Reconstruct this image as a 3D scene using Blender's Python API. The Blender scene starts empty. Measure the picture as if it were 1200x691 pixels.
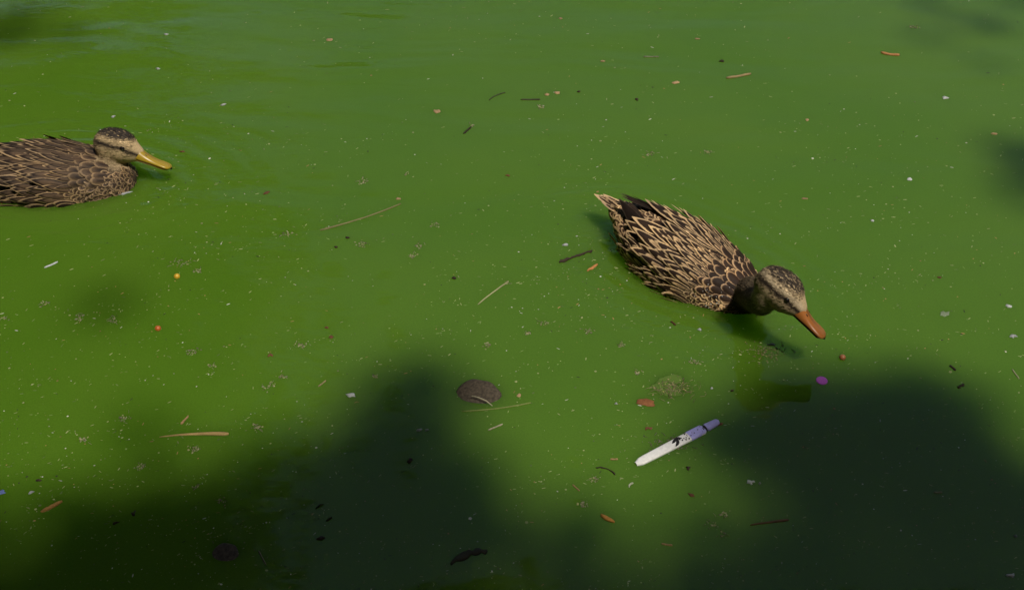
import bpy, math, random
import numpy as np
from mathutils import Vector, Matrix

R = math.radians
rng = np.random.default_rng(11)
random.seed(11)
scene = bpy.context.scene
col = scene.collection

# ------------------------------------------------------------------ camera
CAM_H, PITCH, FPX = 1.15, R(41.5), 1400.0
cam_d = bpy.data.cameras.new('camera')
cam_d.sensor_width = 36.0
cam_d.lens = 36.0 * FPX / 1200.0
cam_d.clip_start, cam_d.clip_end = 0.05, 600
cam = bpy.data.objects.new('camera', cam_d)
cam.location = (0, 0, CAM_H)
cam.rotation_euler = (math.pi / 2 - PITCH, 0, 0)
col.objects.link(cam)
scene.camera = cam

# ------------------------------------------------------------------ light
SUN = np.array([0.29, -0.34, 0.90]); SUN /= np.linalg.norm(SUN)
SUN_EL = math.asin(SUN[2]); SUN_AZ = math.atan2(SUN[0], SUN[1])
world = bpy.data.worlds.new('World'); scene.world = world
world.use_nodes = True
wn = world.node_tree.nodes; wl = world.node_tree.links
sky = wn.new('ShaderNodeTexSky'); sky.sky_type = 'NISHITA'; sky.sun_disc = False
sky.sun_elevation = SUN_EL; sky.sun_rotation = SUN_AZ
sky.air_density = 1.0; sky.dust_density = 2.0; sky.ozone_density = 1.0
wn['Background'].inputs['Strength'].default_value = 0.10
wl.new(sky.outputs[0], wn['Background'].inputs['Color'])
sun_d = bpy.data.lights.new('sun', 'SUN')
sun_d.energy = 3.3; sun_d.angle = R(0.53); sun_d.color = (1.0, 0.95, 0.87)
sun = bpy.data.objects.new('sun', sun_d)
sun.rotation_euler = Vector(SUN).to_track_quat('Z', 'Y').to_euler()
sun.location = (3, -1, 12)
col.objects.link(sun)
scene.view_settings.view_transform = 'Standard'
scene.view_settings.look = 'None'
scene.view_settings.exposure = 0.0
scene.view_settings.gamma = 1.0
scene.view_settings.use_curve_mapping = False
scene.cycles.use_denoising = True
scene.cycles.max_bounces = 6

# ------------------------------------------------------------------ maths helpers
_fw = np.array([0, math.cos(PITCH), -math.sin(PITCH)])
_up = np.array([0, math.sin(PITCH), math.cos(PITCH)])
def W(px, py, z=0.0):
    """point of the plane at height z seen at photo pixel (px, py) of 1200 x 691"""
    d = _fw + np.array([1, 0, 0]) * (px - 600) / FPX - _up * (py - 345.5) / FPX
    t = (z - CAM_H) / d[2]
    return np.array([0, 0, CAM_H]) + d * t
def P(p):
    v = np.asarray(p, float) - np.array([0, 0, CAM_H])
    dz = v @ _fw
    return 600 + FPX * v[..., 0] / dz, 345.5 - FPX * (v @ _up) / dz
def unit(v):
    v = np.asarray(v, float); return v / (np.linalg.norm(v) + 1e-12)
def spline(xs, ys, x):
    """smooth (Catmull-Rom) interpolation through a table"""
    xs = np.asarray(xs, float); ys = np.asarray(ys, float)
    m = np.gradient(ys, xs)
    x = np.clip(x, xs[0], xs[-1])
    i = np.clip(np.searchsorted(xs, x) - 1, 0, len(xs) - 2)
    h = xs[i + 1] - xs[i]; t = (x - xs[i]) / h
    return ((2*t**3 - 3*t**2 + 1) * ys[i] + (t**3 - 2*t**2 + t) * h * m[i]
            + (-2*t**3 + 3*t**2) * ys[i + 1] + (t**3 - t**2) * h * m[i + 1])
def sstep(a, b, x):
    t = np.clip((x - a) / (b - a), 0, 1); return t * t * (3 - 2 * t)

# ------------------------------------------------------------------ mesh helpers
def mesh(name, verts, faces, smooth=True, uv=None, colr=None, rnd=None):
    m = bpy.data.meshes.new(name)
    m.from_pydata([tuple(map(float, v)) for v in verts], [], [tuple(int(i) for i in f) for f in faces])
    if smooth:
        m.polygons.foreach_set('use_smooth', [True] * len(m.polygons))
    li = None
    if uv is not None:
        l = m.uv_layers.new(name='UVMap')
        li = np.zeros(len(m.loops), int); m.loops.foreach_get('vertex_index', li)
        l.data.foreach_set('uv', np.asarray(uv, float)[li].ravel())
    if colr is not None:
        a = m.color_attributes.new('tint', 'FLOAT_COLOR', 'POINT')
        c = np.ones((len(verts), 4)); c[:, :3] = colr
        a.data.foreach_set('color', c.ravel())
    if rnd is not None:
        a = m.attributes.new('rnd', 'FLOAT', 'POINT')
        a.data.foreach_set('value', np.asarray(rnd, float))
    m.update()
    return m
def link(name, me, mat=None, parent=None, M=None):
    o = bpy.data.objects.new(name, me); col.objects.link(o)
    if mat is not None and me is not None and not me.materials:
        me.materials.append(mat)
    if parent is not None:
        o.parent = parent
    if M is not None:
        o.matrix_basis = Matrix([list(map(float, r)) for r in M])
    return o
def tag(o, label, cat, group=None):
    o['label'] = label; o['category'] = cat
    if group: o['group'] = group
    return o
def empty(name, loc, rz=0.0):
    o = bpy.data.objects.new(name, None); col.objects.link(o)
    o.empty_display_size = 0.05
    o.location = tuple(map(float, loc)); o.rotation_euler = (0, 0, rz); return o
class Soup:
    def __init__(s): s.v = []; s.f = []; s.c = []; s.n = 0; s.uv = []; s.r = []
    def add(s, v, f, c=None, uv=None, r=None):
        v = np.asarray(v, float)
        s.v.append(v); s.f += [tuple(i + s.n for i in q) for q in f]
        if c is not None: s.c.append(np.broadcast_to(np.asarray(c, float), (len(v), 3)))
        if uv is not None: s.uv.append(uv)
        if r is not None: s.r.append(np.full(len(v), r))
        s.n += len(v)
    def mesh(s, name, smooth=True):
        return mesh(name, np.vstack(s.v), s.f, smooth,
                    uv=np.vstack(s.uv) if s.uv else None,
                    colr=np.vstack(s.c) if s.c else None,
                    rnd=np.concatenate(s.r) if s.r else None)
def tube(pts, rad, n=8, squash=1.0, cap=True):
    pts = np.asarray(pts, float); k = len(pts); rad = np.broadcast_to(rad, (k,))
    V = []; F = []
    t = np.gradient(pts, axis=0)
    ref = np.array([0, 0, 1.0]) if abs(unit(pts[-1] - pts[0])[2]) < 0.9 else np.array([1.0, 0, 0])
    for i in range(k):
        d = unit(t[i]); a = unit(np.cross(ref, d)); b = np.cross(d, a)
        for j in range(n):
            th = 2 * math.pi * j / n
            V.append(pts[i] + rad[i] * (a * math.cos(th) + b * math.sin(th) * squash))
    for i in range(k - 1):
        for j in range(n):
            F.append((i*n + j, i*n + (j+1) % n, (i+1)*n + (j+1) % n, (i+1)*n + j))
    if cap:
        F.append(tuple(range(n - 1, -1, -1))); F.append(tuple((k-1)*n + j for j in range(n)))
    return np.array(V), F
def loft(rings, close=True):
    """rings: list of (n,3) arrays"""
    n = len(rings[0]); V = np.vstack(rings); F = []
    for i in range(len(rings) - 1):
        for j in range(n):
            F.append((i*n + j, i*n + (j+1) % n, (i+1)*n + (j+1) % n, (i+1)*n + j))
    if close:
        F.append(tuple(range(n - 1, -1, -1)))
        F.append(tuple((len(rings)-1)*n + j for j in range(n)))
    return V, F

# ------------------------------------------------------------------ materials
def mat_base(name):
    m = bpy.data.materials.new(name); m.use_nodes = True
    return m, m.node_tree.nodes, m.node_tree.links, m.node_tree.nodes['Principled BSDF']
def simple(name, c, rough=0.6, spec=0.5, noise=0.25, scale=200.0, bump=0.2):
    """plain colour broken up by fine procedural noise"""
    m, n, l, b = mat_base(name)
    tc = n.new('ShaderNodeTexCoord'); nz = n.new('ShaderNodeTexNoise')
    nz.inputs['Scale'].default_value = scale; nz.inputs['Detail'].default_value = 4
    l.new(tc.outputs['Object'], nz.inputs['Vector'])
    mr = n.new('ShaderNodeMapRange'); mr.inputs['To Min'].default_value = 1 - noise; mr.inputs['To Max'].default_value = 1 + noise
    mr.inputs['From Min'].default_value = 0.3; mr.inputs['From Max'].default_value = 0.7
    l.new(nz.outputs[0], mr.inputs[0])
    mx = n.new('ShaderNodeVectorMath'); mx.operation = 'SCALE'; mx.inputs[0].default_value = c
    l.new(mr.outputs[0], mx.inputs['Scale']); l.new(mx.outputs[0], b.inputs['Base Color'])
    b.inputs['Roughness'].default_value = rough; b.inputs['Specular IOR Level'].default_value = spec
    if bump:
        bp = n.new('ShaderNodeBump'); bp.inputs['Strength'].default_value = bump; bp.inputs['Distance'].default_value = 0.001
        l.new(nz.outputs[0], bp.inputs['Height']); l.new(bp.outputs[0], b.inputs['Normal'])
    return m
def tinted(name, rough=0.7, spec=0.3, noise=0.2, scale=300.0):
    """colour from the mesh's own tint attribute, with fine noise"""
    m, n, l, b = mat_base(name)
    at = n.new('ShaderNodeAttribute'); at.attribute_name = 'tint'
    tc = n.new('ShaderNodeTexCoord'); nz = n.new('ShaderNodeTexNoise')
    nz.inputs['Scale'].default_value = scale; nz.inputs['Detail'].default_value = 3
    l.new(tc.outputs['Object'], nz.inputs['Vector'])
    mr = n.new('ShaderNodeMapRange'); mr.inputs['From Min'].default_value = 0.3; mr.inputs['From Max'].default_value = 0.7
    mr.inputs['To Min'].default_value = 1 - noise; mr.inputs['To Max'].default_value = 1 + noise
    l.new(nz.outputs[0], mr.inputs[0])
    mx = n.new('ShaderNodeVectorMath'); mx.operation = 'SCALE'
    l.new(at.outputs['Color'], mx.inputs[0]); l.new(mr.outputs[0], mx.inputs['Scale'])
    l.new(mx.outputs[0], b.inputs['Base Color'])
    b.inputs['Roughness'].default_value = rough; b.inputs['Specular IOR Level'].default_value = spec
    return m
def feather_mat(name, stops, dist=0.10, rough=0.65, spec=0.18):
    """pattern along the feather: ramp over the distance from shaft to edge / tip"""
    m, n, l, b = mat_base(name)
    uv = n.new('ShaderNodeUVMap'); sp = n.new('ShaderNodeSeparateXYZ'); l.new(uv.outputs[0], sp.inputs[0])
    at = n.new('ShaderNodeAttribute'); at.attribute_name = 'rnd'
    oi = n.new('ShaderNodeObjectInfo')
    def mth(op, a, c=None, cl=False):
        k = n.new('ShaderNodeMath'); k.operation = op; k.use_clamp = cl
        for i, s in enumerate((a, c)):
            if s is None: continue
            if isinstance(s, (int, float)): k.inputs[i].default_value = s
            else: l.new(s, k.inputs[i])
        return k.outputs[0]
    rnd = mth('FRACT', mth('ADD', at.outputs['Fac'], oi.outputs['Random']))
    a = mth('ABSOLUTE', mth('SUBTRACT', mth('MULTIPLY', sp.outputs[0], 2.0), 1.0))
    v = mth('MULTIPLY', mth('SUBTRACT', sp.outputs[1], 0.42), 1.72, True)
    e = mth('POWER', mth('ADD', mth('POWER', a, 3.0), mth('POWER', v, 3.5)), 0.3333)
    cb = n.new('ShaderNodeCombineXYZ'); l.new(mth('MULTIPLY', a, 1.5), cb.inputs[0])
    l.new(mth('MULTIPLY', mth('SUBTRACT', sp.outputs[1], mth('MULTIPLY', a, 0.35)), 9.0), cb.inputs[1])
    l.new(mth('MULTIPLY', rnd, 37.0), cb.inputs[2])
    nz = n.new('ShaderNodeTexNoise'); nz.inputs['Scale'].default_value = 1.6; nz.inputs['Detail'].default_value = 4
    l.new(cb.outputs[0], nz.inputs['Vector'])
    e2 = mth('ADD', e, mth('MULTIPLY', mth('SUBTRACT', nz.outputs[0], 0.5), dist * 2))
    e3 = mth('ADD', e2, mth('MULTIPLY', mth('SUBTRACT', rnd, 0.5), 0.10))
    rp = n.new('ShaderNodeValToRGB'); cr = rp.color_ramp
    while len(cr.elements) > 1: cr.elements.remove(cr.elements[-1])
    cr.elements[0].position = stops[0][0]; cr.elements[0].color = (*stops[0][1], 1)
    for p, c in stops[1:]:
        el = cr.elements.new(p); el.color = (*c, 1)
    l.new(e3, rp.inputs[0])
    cr.interpolation = 'EASE'
    hv = n.new('ShaderNodeHueSaturation')
    l.new(rp.outputs[0], hv.inputs['Color'])
    tcn = n.new('ShaderNodeNewGeometry'); pn = n.new('ShaderNodeTexNoise'); pn.inputs['Scale'].default_value = 38; pn.inputs['Detail'].default_value = 3
    l.new(tcn.outputs['Position'], pn.inputs['Vector'])
    cb2 = n.new('ShaderNodeCombineXYZ'); l.new(mth('MULTIPLY', a, 2.0), cb2.inputs[0])
    l.new(mth('MULTIPLY', mth('SUBTRACT', sp.outputs[1], mth('MULTIPLY', a, 0.30)), 46.0), cb2.inputs[1]); l.new(mth('MULTIPLY', rnd, 91.0), cb2.inputs[2])
    bn = n.new('ShaderNodeTexNoise'); bn.inputs['Scale'].default_value = 1.0; bn.inputs['Detail'].default_value = 2; l.new(cb2.outputs[0], bn.inputs['Vector'])
    val = mth('ADD', 0.80, mth('MULTIPLY', mth('FRACT', mth('MULTIPLY', rnd, 7.31)), 0.55))
    val = mth('MULTIPLY', val, mth('ADD', 0.35, mth('MULTIPLY', pn.outputs[0], 1.4)))
    val = mth('MULTIPLY', val, mth('ADD', 0.55, mth('MULTIPLY', bn.outputs[0], 0.95)))
    l.new(mth('ADD', 0.85, mth('MULTIPLY', pn.outputs[0], 0.3)), hv.inputs['Saturation'])
    l.new(val, hv.inputs['Value'])
    l.new(hv.outputs[0], b.inputs['Base Color'])
    b.inputs['Roughness'].default_value = rough; b.inputs['Specular IOR Level'].default_value = spec
    bp = n.new('ShaderNodeBump'); bp.inputs['Strength'].default_value = 0.35; bp.inputs['Distance'].default_value = 0.0008
    l.new(nz.outputs[0], bp.inputs['Height']); l.new(bp.outputs[0], b.inputs['Normal'])
    return m

# ------------------------------------------------------------------ the pond and its banks
POND_C = np.array([2.0, 6.0]); POND_R = np.array([9.0, 6.6])
def pond_edge(th):
    k = 1 + 0.05 * math.sin(3 * th + 1) + 0.03 * math.sin(7 * th)
    return POND_C + POND_R * k * np.array([math.cos(th), math.sin(th)])
NA = 120
rings = []
for s, z in ((0.02, -0.9), (0.6, -0.9), (0.9, -0.5), (0.985, -0.06), (1.0, 0.02), (1.02, 0.10), (1.12, 0.18), (1.6, 0.45), (3.0, 0.7), (9.0, 1.2), (30, 1.5)):
    rr = []
    for i in range(NA):
        th = 2 * math.pi * i / NA
        e = pond_edge(th); p = POND_C + (e - POND_C) * s
        rr.append((p[0], p[1], z + (0.03 * math.sin(9 * th) * s if s > 1.05 else 0)))
    rings.append(np.array(rr))
gv, gf = loft(rings)
gf = gf[:-1]
m, n, l, b = mat_base('bank_soil')
tc = n.new('ShaderNodeTexCoord'); nz = n.new('ShaderNodeTexNoise'); nz.inputs['Scale'].default_value = 1.3; nz.inputs['Detail'].default_value = 8
l.new(tc.outputs['Object'], nz.inputs['Vector'])
rp = n.new('ShaderNodeValToRGB'); rp.color_ramp.elements[0].position = 0.4; rp.color_ramp.elements[0].color = (0.05, 0.07, 0.02, 1)
rp.color_ramp.elements[1].position = 0.62; rp.color_ramp.elements[1].color = (0.12, 0.085, 0.05, 1)
l.new(nz.outputs[0], rp.inputs[0]); l.new(rp.outputs[0], b.inputs['Base Color']); b.inputs['Roughness'].default_value = 0.95
ground = link('ground', mesh('ground', gv, gf), m); ground['kind'] = 'structure'

m, n, l, b = mat_base('algae_water')
tc = n.new('ShaderNodeTexCoord')
nz = n.new('ShaderNodeTexNoise'); nz.inputs['Scale'].default_value = 1.6; nz.inputs['Detail'].default_value = 5; nz.inputs['Roughness'].default_value = 0.6
nz.inputs['Distortion'].default_value = 0.6
l.new(tc.outputs['Object'], nz.inputs['Vector'])
rp = n.new('ShaderNodeValToRGB')
rp.color_ramp.elements[0].position = 0.30; rp.color_ramp.elements[0].color = (0.065, 0.148, 0.0092, 1)
rp.color_ramp.elements[1].position = 0.72; rp.color_ramp.elements[1].color = (0.082, 0.163, 0.0140, 1)
l.new(nz.outputs[0], rp.inputs[0])
fz = n.new('ShaderNodeTexNoise'); fz.inputs['Scale'].default_value = 420; fz.inputs['Detail'].default_value = 2     # suspended grains
l.new(tc.outputs['Object'], fz.inputs['Vector'])
fr = n.new('ShaderNodeMapRange'); fr.inputs['From Min'].default_value = 0.35; fr.inputs['From Max'].default_value = 0.65
fr.inputs['To Min'].default_value = 0.94; fr.inputs['To Max'].default_value = 1.06
l.new(fz.outputs[0], fr.inputs[0])
sc_ = n.new('ShaderNodeVectorMath'); sc_.operation = 'SCALE'
l.new(rp.outputs[0], sc_.inputs[0]); l.new(fr.outputs[0], sc_.inputs['Scale'])
l.new(sc_.outputs[0], b.inputs['Base Color'])
b.subsurface_method = 'BURLEY'
b.inputs['Subsurface Weight'].default_value = 1.0
b.inputs['Subsurface Radius'].default_value = (0.7, 1.0, 0.35)
b.inputs['Subsurface Scale'].default_value = 0.10
b.inputs['IOR'].default_value = 1.333
b.inputs['Roughness'].default_value = 0.05
# slow swell, long ripples and a breath of chop
mp = n.new('ShaderNodeMapping'); mp.inputs['Scale'].default_value = (1.0, 2.6, 1.0); mp.inputs['Rotation'].default_value = (0, 0, R(8))
l.new(tc.outputs['Object'], mp.inputs['Vector'])
r1 = n.new('ShaderNodeTexNoise'); r1.inputs['Scale'].default_value = 2.3; r1.inputs['Detail'].default_value = 2; r1.inputs['Distortion'].default_value = 0.4
l.new(mp.outputs[0], r1.inputs['Vector'])
r2 = n.new('ShaderNodeTexNoise'); r2.inputs['Scale'].default_value = 11; r2.inputs['Detail'].default_value = 3; r2.inputs['Distortion'].default_value = 0.8
l.new(mp.outputs[0], r2.inputs['Vector'])
gs = n.new('ShaderNodeSeparateXYZ'); l.new(tc.outputs['Object'], gs.inputs[0])
ga = n.new('ShaderNodeMath'); ga.operation = 'MULTIPLY_ADD'; l.new(gs.outputs[0], ga.inputs[0]); ga.inputs[1].default_value = -0.7; l.new(gs.outputs[1], ga.inputs[2])
gm = n.new('ShaderNodeMapRange'); gm.interpolation_type = 'SMOOTHSTEP'; l.new(ga.outputs[0], gm.inputs[0])
gm.inputs['From Min'].default_value = 1.3; gm.inputs['From Max'].default_value = 3.1; gm.inputs['To Min'].default_value = 0.26; gm.inputs['To Max'].default_value = 1.0
b1 = n.new('ShaderNodeBump'); b1.inputs['Strength'].default_value = 1.0; b1.inputs['Distance'].default_value = 0.020
l.new(gm.outputs[0], b1.inputs['Strength'])
l.new(r1.outputs[0], b1.inputs['Height'])
b2 = n.new('ShaderNodeBump'); b2.inputs['Strength'].default_value = 1.0; b2.inputs['Distance'].default_value = 0.0012
l.new(gm.outputs[0], b2.inputs['Strength'])
l.new(r2.outputs[0], b2.inputs['Height']); l.new(b1.outputs[0], b2.inputs['Normal'])
last = b2
for cx, cy, hz, in ((W(807, 316)[0], W(807, 316)[1], R(-42)), (W(69, 212)[0], W(69, 212)[1], R(-2))):
    m3 = n.new('ShaderNodeMapping'); m3.vector_type = 'TEXTURE'; m3.inputs['Location'].default_value = (cx, cy, 0); m3.inputs['Rotation'].default_value = (0, 0, hz); m3.inputs['Scale'].default_value = (1.75, 1, 1)
    l.new(tc.outputs['Object'], m3.inputs['Vector'])
    ln = n.new('ShaderNodeVectorMath'); ln.operation = 'LENGTH'; l.new(m3.outputs[0], ln.inputs[0])
    def mt(op, a_, c_=None):
        k_ = n.new('ShaderNodeMath'); k_.operation = op
        for i_, q_ in enumerate((a_, c_)):
            if q_ is None: continue
            if isinstance(q_, (int, float)): k_.inputs[i_].default_value = q_
            else: l.new(q_, k_.inputs[i_])
        return k_.outputs[0]
    dn_ = mt('ADD', ln.outputs['Value'], mt('MULTIPLY', r2.outputs[0], 0.03))
    fall = mt('POWER', 2.718, mt('MULTIPLY', mt('POWER', mt('MULTIPLY', mt('SUBTRACT', dn_, 0.09), 11.0), 2.0), -1.0))
    hgt = mt('MULTIPLY', mt('SINE', mt('MULTIPLY', dn_, 210.0)), fall)
    b3 = n.new('ShaderNodeBump'); b3.inputs['Strength'].default_value = 0.8; b3.inputs['Distance'].default_value = 0.0008
    l.new(hgt, b3.inputs['Height']); l.new(last.outputs[0], b3.inputs['Normal']); last = b3
l.new(last.outputs[0], b.inputs['Normal'])
wv = []
for s in (0.2, 0.5, 0.8, 1.004):
    wv.append(np.array([np.append(POND_C + (pond_edge(2*math.pi*i/NA) - POND_C) * s, 0.0) for i in range(NA)]))
V, F = loft(wv); F = F[:-1]
water = link('water', mesh('water', V, F), m); water['kind'] = 'structure'

# ------------------------------------------------------------------ trees (shading the water, standing in its reflection, or added to block skylight)
def leaf_mat(name, c0, c1):
    m, n, l, b = mat_base(name)
    at = n.new('ShaderNodeAttribute'); at.attribute_name = 'rnd'
    rp = n.new('ShaderNodeValToRGB'); rp.color_ramp.elements[0].color = (*c0, 1); rp.color_ramp.elements[1].color = (*c1, 1)
    l.new(at.outputs['Fac'], rp.inputs[0]); l.new(rp.outputs[0], b.inputs['Base Color'])
    b.inputs['Roughness'].default_value = 0.5
    return m
LEAF = leaf_mat('leaf_green', (0.03, 0.07, 0.015), (0.07, 0.13, 0.03))
BARK = simple('bark', (0.11, 0.085, 0.06), 0.95, 0.2, 0.5, 12, 0.8)
LV = np.array([(0, 0, 0), (0.45, 0.5, 0.08), (1, 0, 0), (0.45, -0.5, 0.08)])
def leaves_mesh(name, pts, size, tilt=0.7):
    k = len(pts)
    a = rng.uniform(0, 2*math.pi, k); t = rng.normal(0, tilt, k); ro = rng.normal(0, tilt, k)
    s = size * rng.uniform(0.7, 1.3, k)
    ca, sa, ct, st = np.cos(a), np.sin(a), np.cos(t), np.sin(t)
    X = np.stack([ca*ct, sa*ct, st], 1); Y0 = np.stack([-sa, ca, 0*a], 1)
    Z0 = np.cross(X, Y0); Y = Y0 * np.cos(ro)[:, None] + Z0 * np.sin(ro)[:, None]; Z = np.cross(X, Y)
    v = pts[:, None] + s[:, None, None] * (LV[None, :, 0:1]*X[:, None] + LV[None, :, 1:2]*Y[:, None] + LV[None, :, 2:3]*Z[:, None])
    v = v.reshape(-1, 3)
    f = np.arange(k*4).reshape(-1, 4)
    f = np.vstack([f[:, [0, 1, 2]], f[:, [0, 2, 3]]])
    return mesh(name, v, f, False, rnd=np.repeat(rng.random(k), 4))
def limb(root, a, c, r0, r1, sag=0.3):
    a = np.asarray(a, float); c = np.asarray(c, float)
    t = np.linspace(0, 1, 9)[:, None]
    p = a + (c - a) * t; p[:, 2] += sag * np.sin(t[:, 0]*math.pi)
    w = 0.04 * np.linalg.norm(c - a); p[1:-1] += rng.normal(0, w, (7, 3)) * 0.5
    v, f = tube(p - np.array(root.location), np.linspace(r0, r1, 9), 7)
    return link('limb', mesh('limb', v, f), BARK, root)
def trunk(root, pts, rad):
    v, f = tube(np.asarray(pts) - np.array(root.location), rad, 14)
    return link('trunk', mesh('trunk', v, f), BARK, root)

# shade tree: leans from the near bank over the water, its ragged crown shades the foreground
SHADE_L = [(-400, 660), (0, 634), (90, 628), (165, 606), (232, 556), (300, 516), (380, 500), (440, 474), (480, 448), (514, 446), (530, 470), (530, 510),
           (552, 565), (585, 592), (628, 612), (700, 636), (800, 648), (800, 900), (-400, 900)]
SHADE_R = [(800, 900), (800, 648), (850, 648), (888, 636), (906, 606), (900, 560), (856, 536), (846, 500), (870, 470), (915, 452), (985, 441), (1055, 442),
           (1105, 456), (1140, 480), (1156, 520), (1200, 562), (1500, 562), (1700, 900)]
def inpoly(x, y, poly):
    c = np.zeros(x.shape, bool); j = len(poly) - 1
    for i in range(len(poly)):
        xi, yi = poly[i]; xj, yj = poly[j]
        k = ((yi > y) != (yj > y)) & (x < (xj - xi) * (y - yi) / (yj - yi + 1e-9) + xi)
        c ^= k; j = i
    return c
def shade(q):
    x, y = P(np.c_[q, np.zeros(len(q))])
    near = q[:, 1] < 0.60
    x = x + 13 * np.sin(y * .11 + 2 * np.sin(x * .05)) + 9 * np.sin(x * .21 + y * .17)      # ragged, leafy outline
    y = y + 11 * np.sin(x * .10 + 1.5 * np.sin(y * .07)) + 8 * np.sin(x * .23 - y * .15)
    d = np.where(near | inpoly(x, y, SHADE_L) | inpoly(x, y, SHADE_R), 0.99, 0.0)
    # thin outer twigs: patchy half shade round the edge of the dense crown
    pat = np.sin(x * .061 + 2.1 * np.sin(y * .043)) * np.sin(y * .083 - x * .027 + 1.3) + .5 * np.sin(x * .13 + y * .11)
    edge = inpoly(x, y + 26, SHADE_L) | inpoly(x, y + 26, SHADE_R) | inpoly(x + 26, y, SHADE_R) | inpoly(x - 26, y, SHADE_L)
    d = np.where((d < .5) & edge & (pat > -.1), .40, d)
    deep = inpoly(x, y - 34, SHADE_L) | inpoly(x, y - 34, SHADE_R) | near
    d = np.where((d > .9) & ~deep & (pat < -.35), .55, d)
    g = np.exp(-(((x - 330) / 66)**2 + ((y - 562) / 40)**2)); d *= 1 - 0.48 * g
    g = np.exp(-(((x - 700) / 90)**2 + ((y - 690) / 40)**2)); d *= 1 - 0.15 * g
    for (bx, by, rx, ry, k) in ((1205, 205, 30, 40, 0.85), (1118, 20, 40, 22, 0.55), (80, 410, 90, 26, 0.22), (1190, 5, 30, 14, 0.4), (20, 30, 60, 24, 0.35), (120, 520, 70, 30, 0.25)):
        g = np.exp(-(((x - bx) / rx)**2 + ((y - by) / ry)**2)); d = np.maximum(d, k * g)
    d[near & (((q[:, 0] - 0.4) / 3.4)**2 + ((q[:, 1] + 1.0) / 2.6)**2 > 1)] = 0
    d[(q[:, 0] > 2.6) & ~near] = 0
    return -np.log(1 - d) / 4.6
NQ = 98000
q = np.c_[rng.uniform(-2.5, 3.0, NQ), rng.uniform(-2.8, 2.6, NQ)]
q = q[rng.random(NQ) < shade(q)]
hh = rng.uniform(8.3, 10.6, len(q))
cp = np.c_[q, np.zeros(len(q))] + SUN[None] * (hh / SUN[2])[:, None]
# the rest of the crown, behind and above the bank
k = 14000
cb = np.c_[rng.normal(2.2, 3.2, k), rng.normal(-6.6, 2.2, k), rng.normal(9.0, 1.2, k)]
gq = cb[:, :2] - SUN[None, :2] * (cb[:, 2] / SUN[2])[:, None]
cb = cb[gq[:, 1] < 0.30]
tr = empty('shade_tree', (4.6, -7.2, 0.05))
tag(tr, 'leafy tree on the near bank leaning over the pond and shading it', 'tree')
trunk(tr, [(4.6, -7.2, -0.1), (4.6, -7.15, 0.5), (4.5, -6.9, 2), (4.35, -6.6, 3.8), (4.1, -6.2, 5.5), (3.8, -5.6, 7.0)], [0.34, 0.26, 0.22, 0.2, 0.17, 0.13])
for c in ((2.0, -3.8, 9), (2.6, -3.0, 9.2), (3.4, -2.8, 9.3), (4.4, -3.0, 9.3), (5.2, -4.0, 9.1), (1.8, -5.2, 8.9), (5.0, -5.6, 9.2), (3.4, -6.4, 9.4)):
    limb(tr, (3.9 + random.uniform(-.1, .1), -5.9, 5.8 + random.uniform(-.6, .8)), c, 0.09, 0.02, 0.4)
link('crown', leaves_mesh('crown', np.vstack([cp, np.repeat(cb, 2, 0) + rng.normal(0, .2, (2*len(cb), 3))]) - np.array(tr.location), np.r_[np.full(len(cp), .07), np.full(2*len(cb), .17)], 0.5), LEAF, tr)

def round_tree(name, label, base, crown_c, crown_r, n_cl, per, size, group=None):
    t = empty(name, (base[0], base[1], 0.1)); tag(t, label, 'tree', group)
    b3 = np.array([base[0], base[1], 0.0]); cc = np.asarray(crown_c, float)
    top = np.array([cc[0]*0.6 + base[0]*0.4, cc[1]*0.6 + base[1]*0.4, cc[2] - crown_r[2]*0.35])
    ts = np.linspace(0, 1, 6)[:, None]
    trunk(t, b3 + (top - b3) * ts, np.linspace(0.3, 0.13, 6))
    pts = []
    for k in range(n_cl):
        d = unit(rng.normal(0, 1, 3)); r = rng.uniform(0.35, 1.0)**0.6
        c = cc + d * r * np.asarray(crown_r)
        pts.append(c + rng.normal(0, 1, (per, 3)) * np.array([0.45, 0.45, 0.3]) * crown_r[2] / 3)
        if k % (n_cl // 9) == 0: limb(t, b3 + (top - b3) * random.uniform(0.6, 1), c, 0.08, 0.02, 0.2)
    link('crown', leaves_mesh('crown', np.vstack(pts) - np.array(t.location), size, 0.8), LEAF, t)
    return t
round_tree('bank_tree', 'big round green tree on the left bank mirrored in the water', (-8.3, 9.2), (-7.7, 9.5, 7.6), (4.6, 3.4, 4.8), 330, 70, 0.26)
def sky_block_canopy(label, base, boxes, n, size):  # added out of view so that overhead sky lights the shaded water less
    """unseen flat-crowned tree added to block skylight over the bank and water"""
    t = empty('sky_block_canopy', (base[0], base[1], 0.05)); tag(t, label, 'tree', 'unseen trees added to block overhead skylight')
    x0, x1, y0, y1 = boxes[0]; cx, cy = (x0 + x1) / 2, (y0 + y1) / 2
    trunk(t, [(base[0] + (cx - base[0]) * k * k * .6, base[1] + (cy - base[1]) * k * k * .6, 7.2 * k - .1) for k in np.linspace(0, 1, 7)], np.linspace(.36, .15, 7))
    pts = []
    for (x0, x1, y0, y1), w in zip(boxes, n):
        p = np.c_[rng.uniform(x0, x1, w), rng.uniform(y0, y1, w), rng.normal(8.6, .7, w)]
        p[:, :2] += .35 * np.sin(p[:, 1::-1] * 2.1 + p[:, 2:3]); pts.append(p)
        for k in range(4): limb(t, (base[0] + (cx - base[0]) * .45, base[1] + (cy - base[1]) * .45, 6.0), (random.uniform(x0 + .6, x1 - .6), random.uniform(y0 + .6, y1 - .6), 8.6), .10, .02, .3)
    link('crown', leaves_mesh('crown', np.vstack(pts) - np.array(t.location), size, .6), LEAF, t)
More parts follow.
